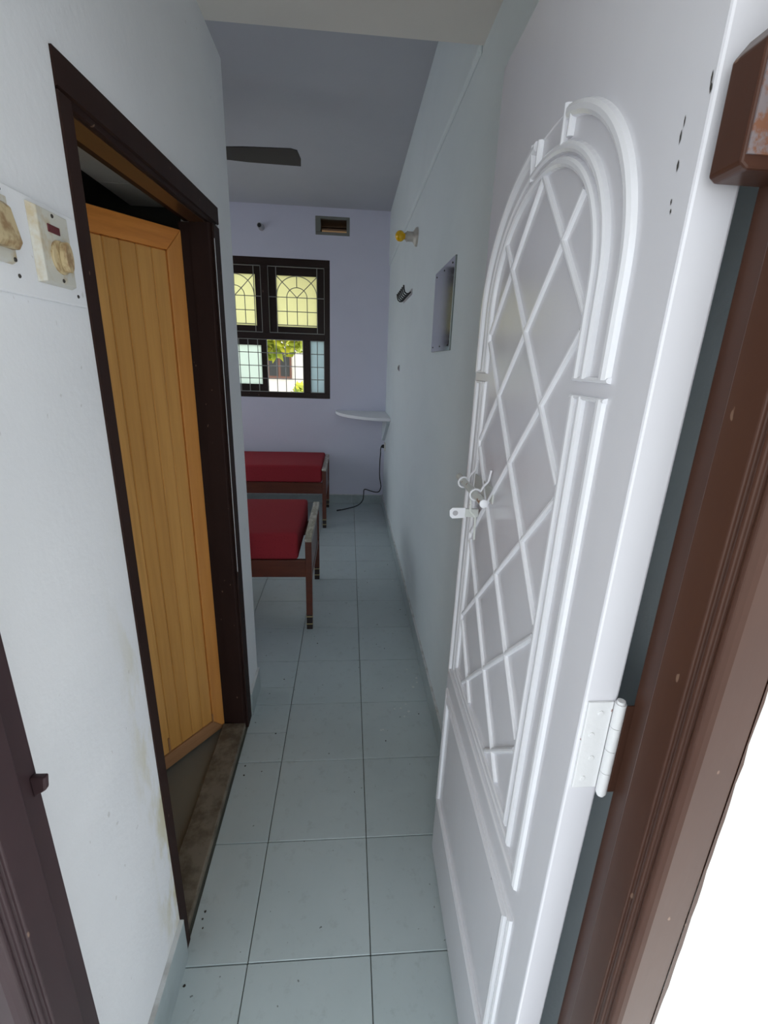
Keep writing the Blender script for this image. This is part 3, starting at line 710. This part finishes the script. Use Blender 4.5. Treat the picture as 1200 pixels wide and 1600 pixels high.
# ------------------------------------------------------------------ beds
BL, BW = 1.92, 0.715
def make_bed(ox, oy):
    r = empty('bed', (ox, oy, 0)); X = lambda a: ox+a; Y = lambda a: oy+a
    bx = lambda a, b, c, d, e, f: MB().box(X(a), X(b), Y(c), Y(d), e, f)
    for (x0, x1, h) in ((-0.037, 0, 0.566), (-BL, -BL+0.037, 0.86)):
        for y0 in (0, BW-0.04):
            lg = bx(x0, x1, y0, y0+0.04, 0.095, h).build('leg', m_bed, r, bevel=0.004)
            bx(x0+0.001, x1-0.001, y0+0.001, y0+0.039, 0, 0.095).build('shoe', m_shoe, lg, bevel=0.002)
            for z in (0.034, 0.083): bx(x0-0.0005, x1+0.0005, y0-0.0005, y0+0.0405, z, z+0.006).build('ring', m_brass, lg)
    bx(-0.040, 0.003, -0.008, BW+0.008, 0.566, 0.590).build('foot_rail', m_bed_worn, r, bevel=0.005)
    bx(-0.026, -0.010, 0.04, BW-0.04, 0.315, 0.52).build('foot_panel', m_bed, r, bevel=0.004)
    bx(-0.028, -0.006, 0.04, BW-0.04, 0.52, 0.534).build('panel_edge', m_bed_worn, r, bevel=0.002)
    bx(-0.030, -0.006, 0.04, BW-0.04, 0.285, 0.315).build('stretcher', m_bed, r, bevel=0.003)
    bx(-BL+0.008, -BL+0.028, 0.04, BW-0.04, 0.40, 0.84).build('head_panel', m_bed, r, bevel=0.004)
    for y0 in (0.004, BW-0.029): bx(-BL+0.037, -0.037, y0, y0+0.025, 0.345, 0.452).build('side_rail', m_bed, r, bevel=0.003)
    n = 11
    for k in range(n):
        x0 = -BL+0.06 + k*(BL-0.13)/n
        bx(x0, x0+0.10, 0.029, BW-0.029, 0.432, 0.450).build('slat', m_bed, r)
    return r
bed1 = make_bed(-0.275, 1.632)
tag(bed1, 'dark wooden single bed nearest the passage, foot end showing', 'bed', 'wooden beds with red mattresses')
bed2 = copy_tree(bed1); bed2.location = (-0.275, 3.425, 0)
tag(bed2, 'dark wooden single bed standing against the window wall', 'bed')
def mattress(ox, oy, x1, label):
    bm = bmesh.new(); z0, z1 = 0.4525, 0.612
    nx, ny, nz = 24, 10, 4; me = bpy.data.meshes.new('mattress')
    X0, X1, Y0, Y1 = -BL+0.05, x1, 0.006, BW-0.006
    bmesh.ops.create_cube(bm, size=1)
    for v in bm.verts: v.co = Vector(((X0+X1)/2 + v.co.x*(X1-X0), (Y0+Y1)/2 + v.co.y*(Y1-Y0), v.co.z*(z1-z0)+(z1-z0)/2))
    bmesh.ops.bevel(bm, geom=list(bm.edges), offset=0.022, segments=4, affect='EDGES', profile=0.6)
    bmesh.ops.subdivide_edges(bm, edges=[e for e in bm.edges if e.calc_length() > 0.3], cuts=9, use_grid_fill=True)
    rr = random.Random(ox+oy)
    for v in bm.verts:
        if v.co.z > 0.1: v.co.z += 0.004*math.sin(v.co.x*5.1+oy)*math.cos(v.co.y*7.3) + rr.uniform(-0.0006, 0.0006)
    for f in bm.faces: f.smooth = True
    bm.to_mesh(me); bm.free(); me.materials.append(m_matt)
    o = bpy.data.objects.new('mattress', me); C.objects.link(o); o.location = (ox, oy, z0)
    return tag(o, label, 'mattress', 'dark red mattresses')
mattress(-0.275, 1.632, -0.078, 'dark red foam mattress on the bed nearest the passage')
mattress(-0.275, 3.425, -0.040, 'dark red foam mattress on the bed against the window wall')

# ------------------------------------------------------------------ ceiling fan (at rest)
FC = Vector((-0.965, 2.335, 2.64))
fan = tag(empty('ceiling_fan', (FC.x, FC.y, ZC)), 'dark ceiling fan with one blade showing past the wall', 'fan')
MB().lathe((FC.x, FC.y, ZC), (0, 0, -1), [(0, 0.055), (0.05, 0.05), (0.06, 0.012), (0.22, 0.012)], 18).build('rod', m_fan, fan, smooth=True)
MB().lathe((FC.x, FC.y, FC.z+0.085), (0, 0, -1), [(0, 0.03), (0.012, 0.085), (0.07, 0.095), (0.10, 0.07), (0.115, 0.02)], 24).build('motor', m_fan, fan, smooth=True)
for k in range(3):
    a = math.radians(0 + 120*k); ca, sa = math.cos(a), math.sin(a)
    def B(r, t, z): return (FC.x + r*ca - t*sa, FC.y + r*sa + t*ca, FC.z + z)
    outl = [(0.12, -0.05), (0.30, -0.07), (0.56, -0.082), (0.595, -0.07), (0.608, 0.0), (0.602, 0.065), (0.30, 0.06), (0.12, 0.045)]
    tw = -0.20
    s = MB().prism([B(r, t, t*tw) for r, t in outl], (0, 0, 0.004)); bl = s.build('blade', m_fan, fan)
    MB().add([B(0.07, -0.018, 0.004), B(0.2, -0.022, 0.006), B(0.2, 0.022, 0.012), B(0.07, 0.018, 0.010), B(0.07, -0.018, 0.012), B(0.2, -0.022, 0.014), B(0.2, 0.022, 0.020), B(0.07, 0.018, 0.018)],
             [(0, 3, 2, 1), (4, 5, 6, 7), (0, 1, 5, 4), (1, 2, 6, 5), (2, 3, 7, 6), (3, 0, 4, 7)]).build('blade_arm', m_fan, bl)

# ------------------------------------------------------------------ outside the window
def leaves(n, c, rad, size, seed):
    rr = random.Random(seed); s = MB()
    for _ in range(n):
        while True:
            p = Vector((rr.uniform(-1, 1), rr.uniform(-1, 1), rr.uniform(-1, 1)))
            if 0.25 < p.length < 1: break
        q = Vector((c[0]+p.x*rad[0], c[1]+p.y*rad[1], c[2]+p.z*rad[2]))
        u = Vector((rr.gauss(0, 1), rr.gauss(0, 1), rr.gauss(0, 1))).normalized(); v = u.orthogonal().normalized(); L = size*rr.uniform(.7, 1.3)
        w_ = v.cross(u)*0.15*L
        s.add([q-u*L, q+v*L*.45+w_, q+u*L, q-v*L*.45+w_], [(0, 1, 2), (0, 2, 3)])
    return s
def tree(name, x, y, h, rad, seed, label, n=1500, cx=0):
    r = tag(empty(name, (x, y, -0.3)), label, 'tree' if 'tree' in name else 'bush')
    if h > 0.5:
        MB().tube([(x, y, -0.3), (x+0.05, y, h*0.5), (x-0.05, y+0.05, h)], [0.13, 0.10, 0.06], 9).build('trunk', m_bark, r, smooth=True)
    tag(leaves(n, (x+cx, y, h), rad, 0.13, seed).build('foliage', m_leaf, r), kind='stuff')
    return r
tree('garden_tree', -2.35, 8.6, 2.6, (1.5, 0.9, 1.05), 3, 'yellow-green tree seen through the upper part of the open window', 2600, 0.75)
tree('garden_tree', 0.1, 10.5, 2.6, (1.0, 0.9, 1.3), 5, 'leafy tree to the right of the brown garden window', 1300)
tree('garden_bush', -0.72, 6.6, 0.75, (0.28, 0.3, 0.45), 9, 'low bush at the lower right of the open window', 350)
hs = tag(empty('neighbour_house', (-1.5, 15, -0.3)), 'pale neighbouring house with brown windows seen through the bars', 'house')
MB().box(-7, 4, 14, 19, -0.3, 2.6).build('wall', m_house, hs)
MB().prism([(-7.4, 13.6, 2.6), (-7.4, 19.4, 2.6), (-7.4, 16.5, 3.9)], (11.8, 0, 0)).build('roof', m_house_roof, hs)
for x in (-4.6, -2.15, 0.6):
    f = MB().box(x-0.36, x+0.36, 13.95, 14.02, 1.0, 1.82).build('window', m_house_win, hs)
    for k in (-1, 1): MB().box(x+k*0.17-0.13, x+k*0.17+0.13, 13.93, 13.96, 1.08, 1.74).build('pane', m_bath_dark, f)
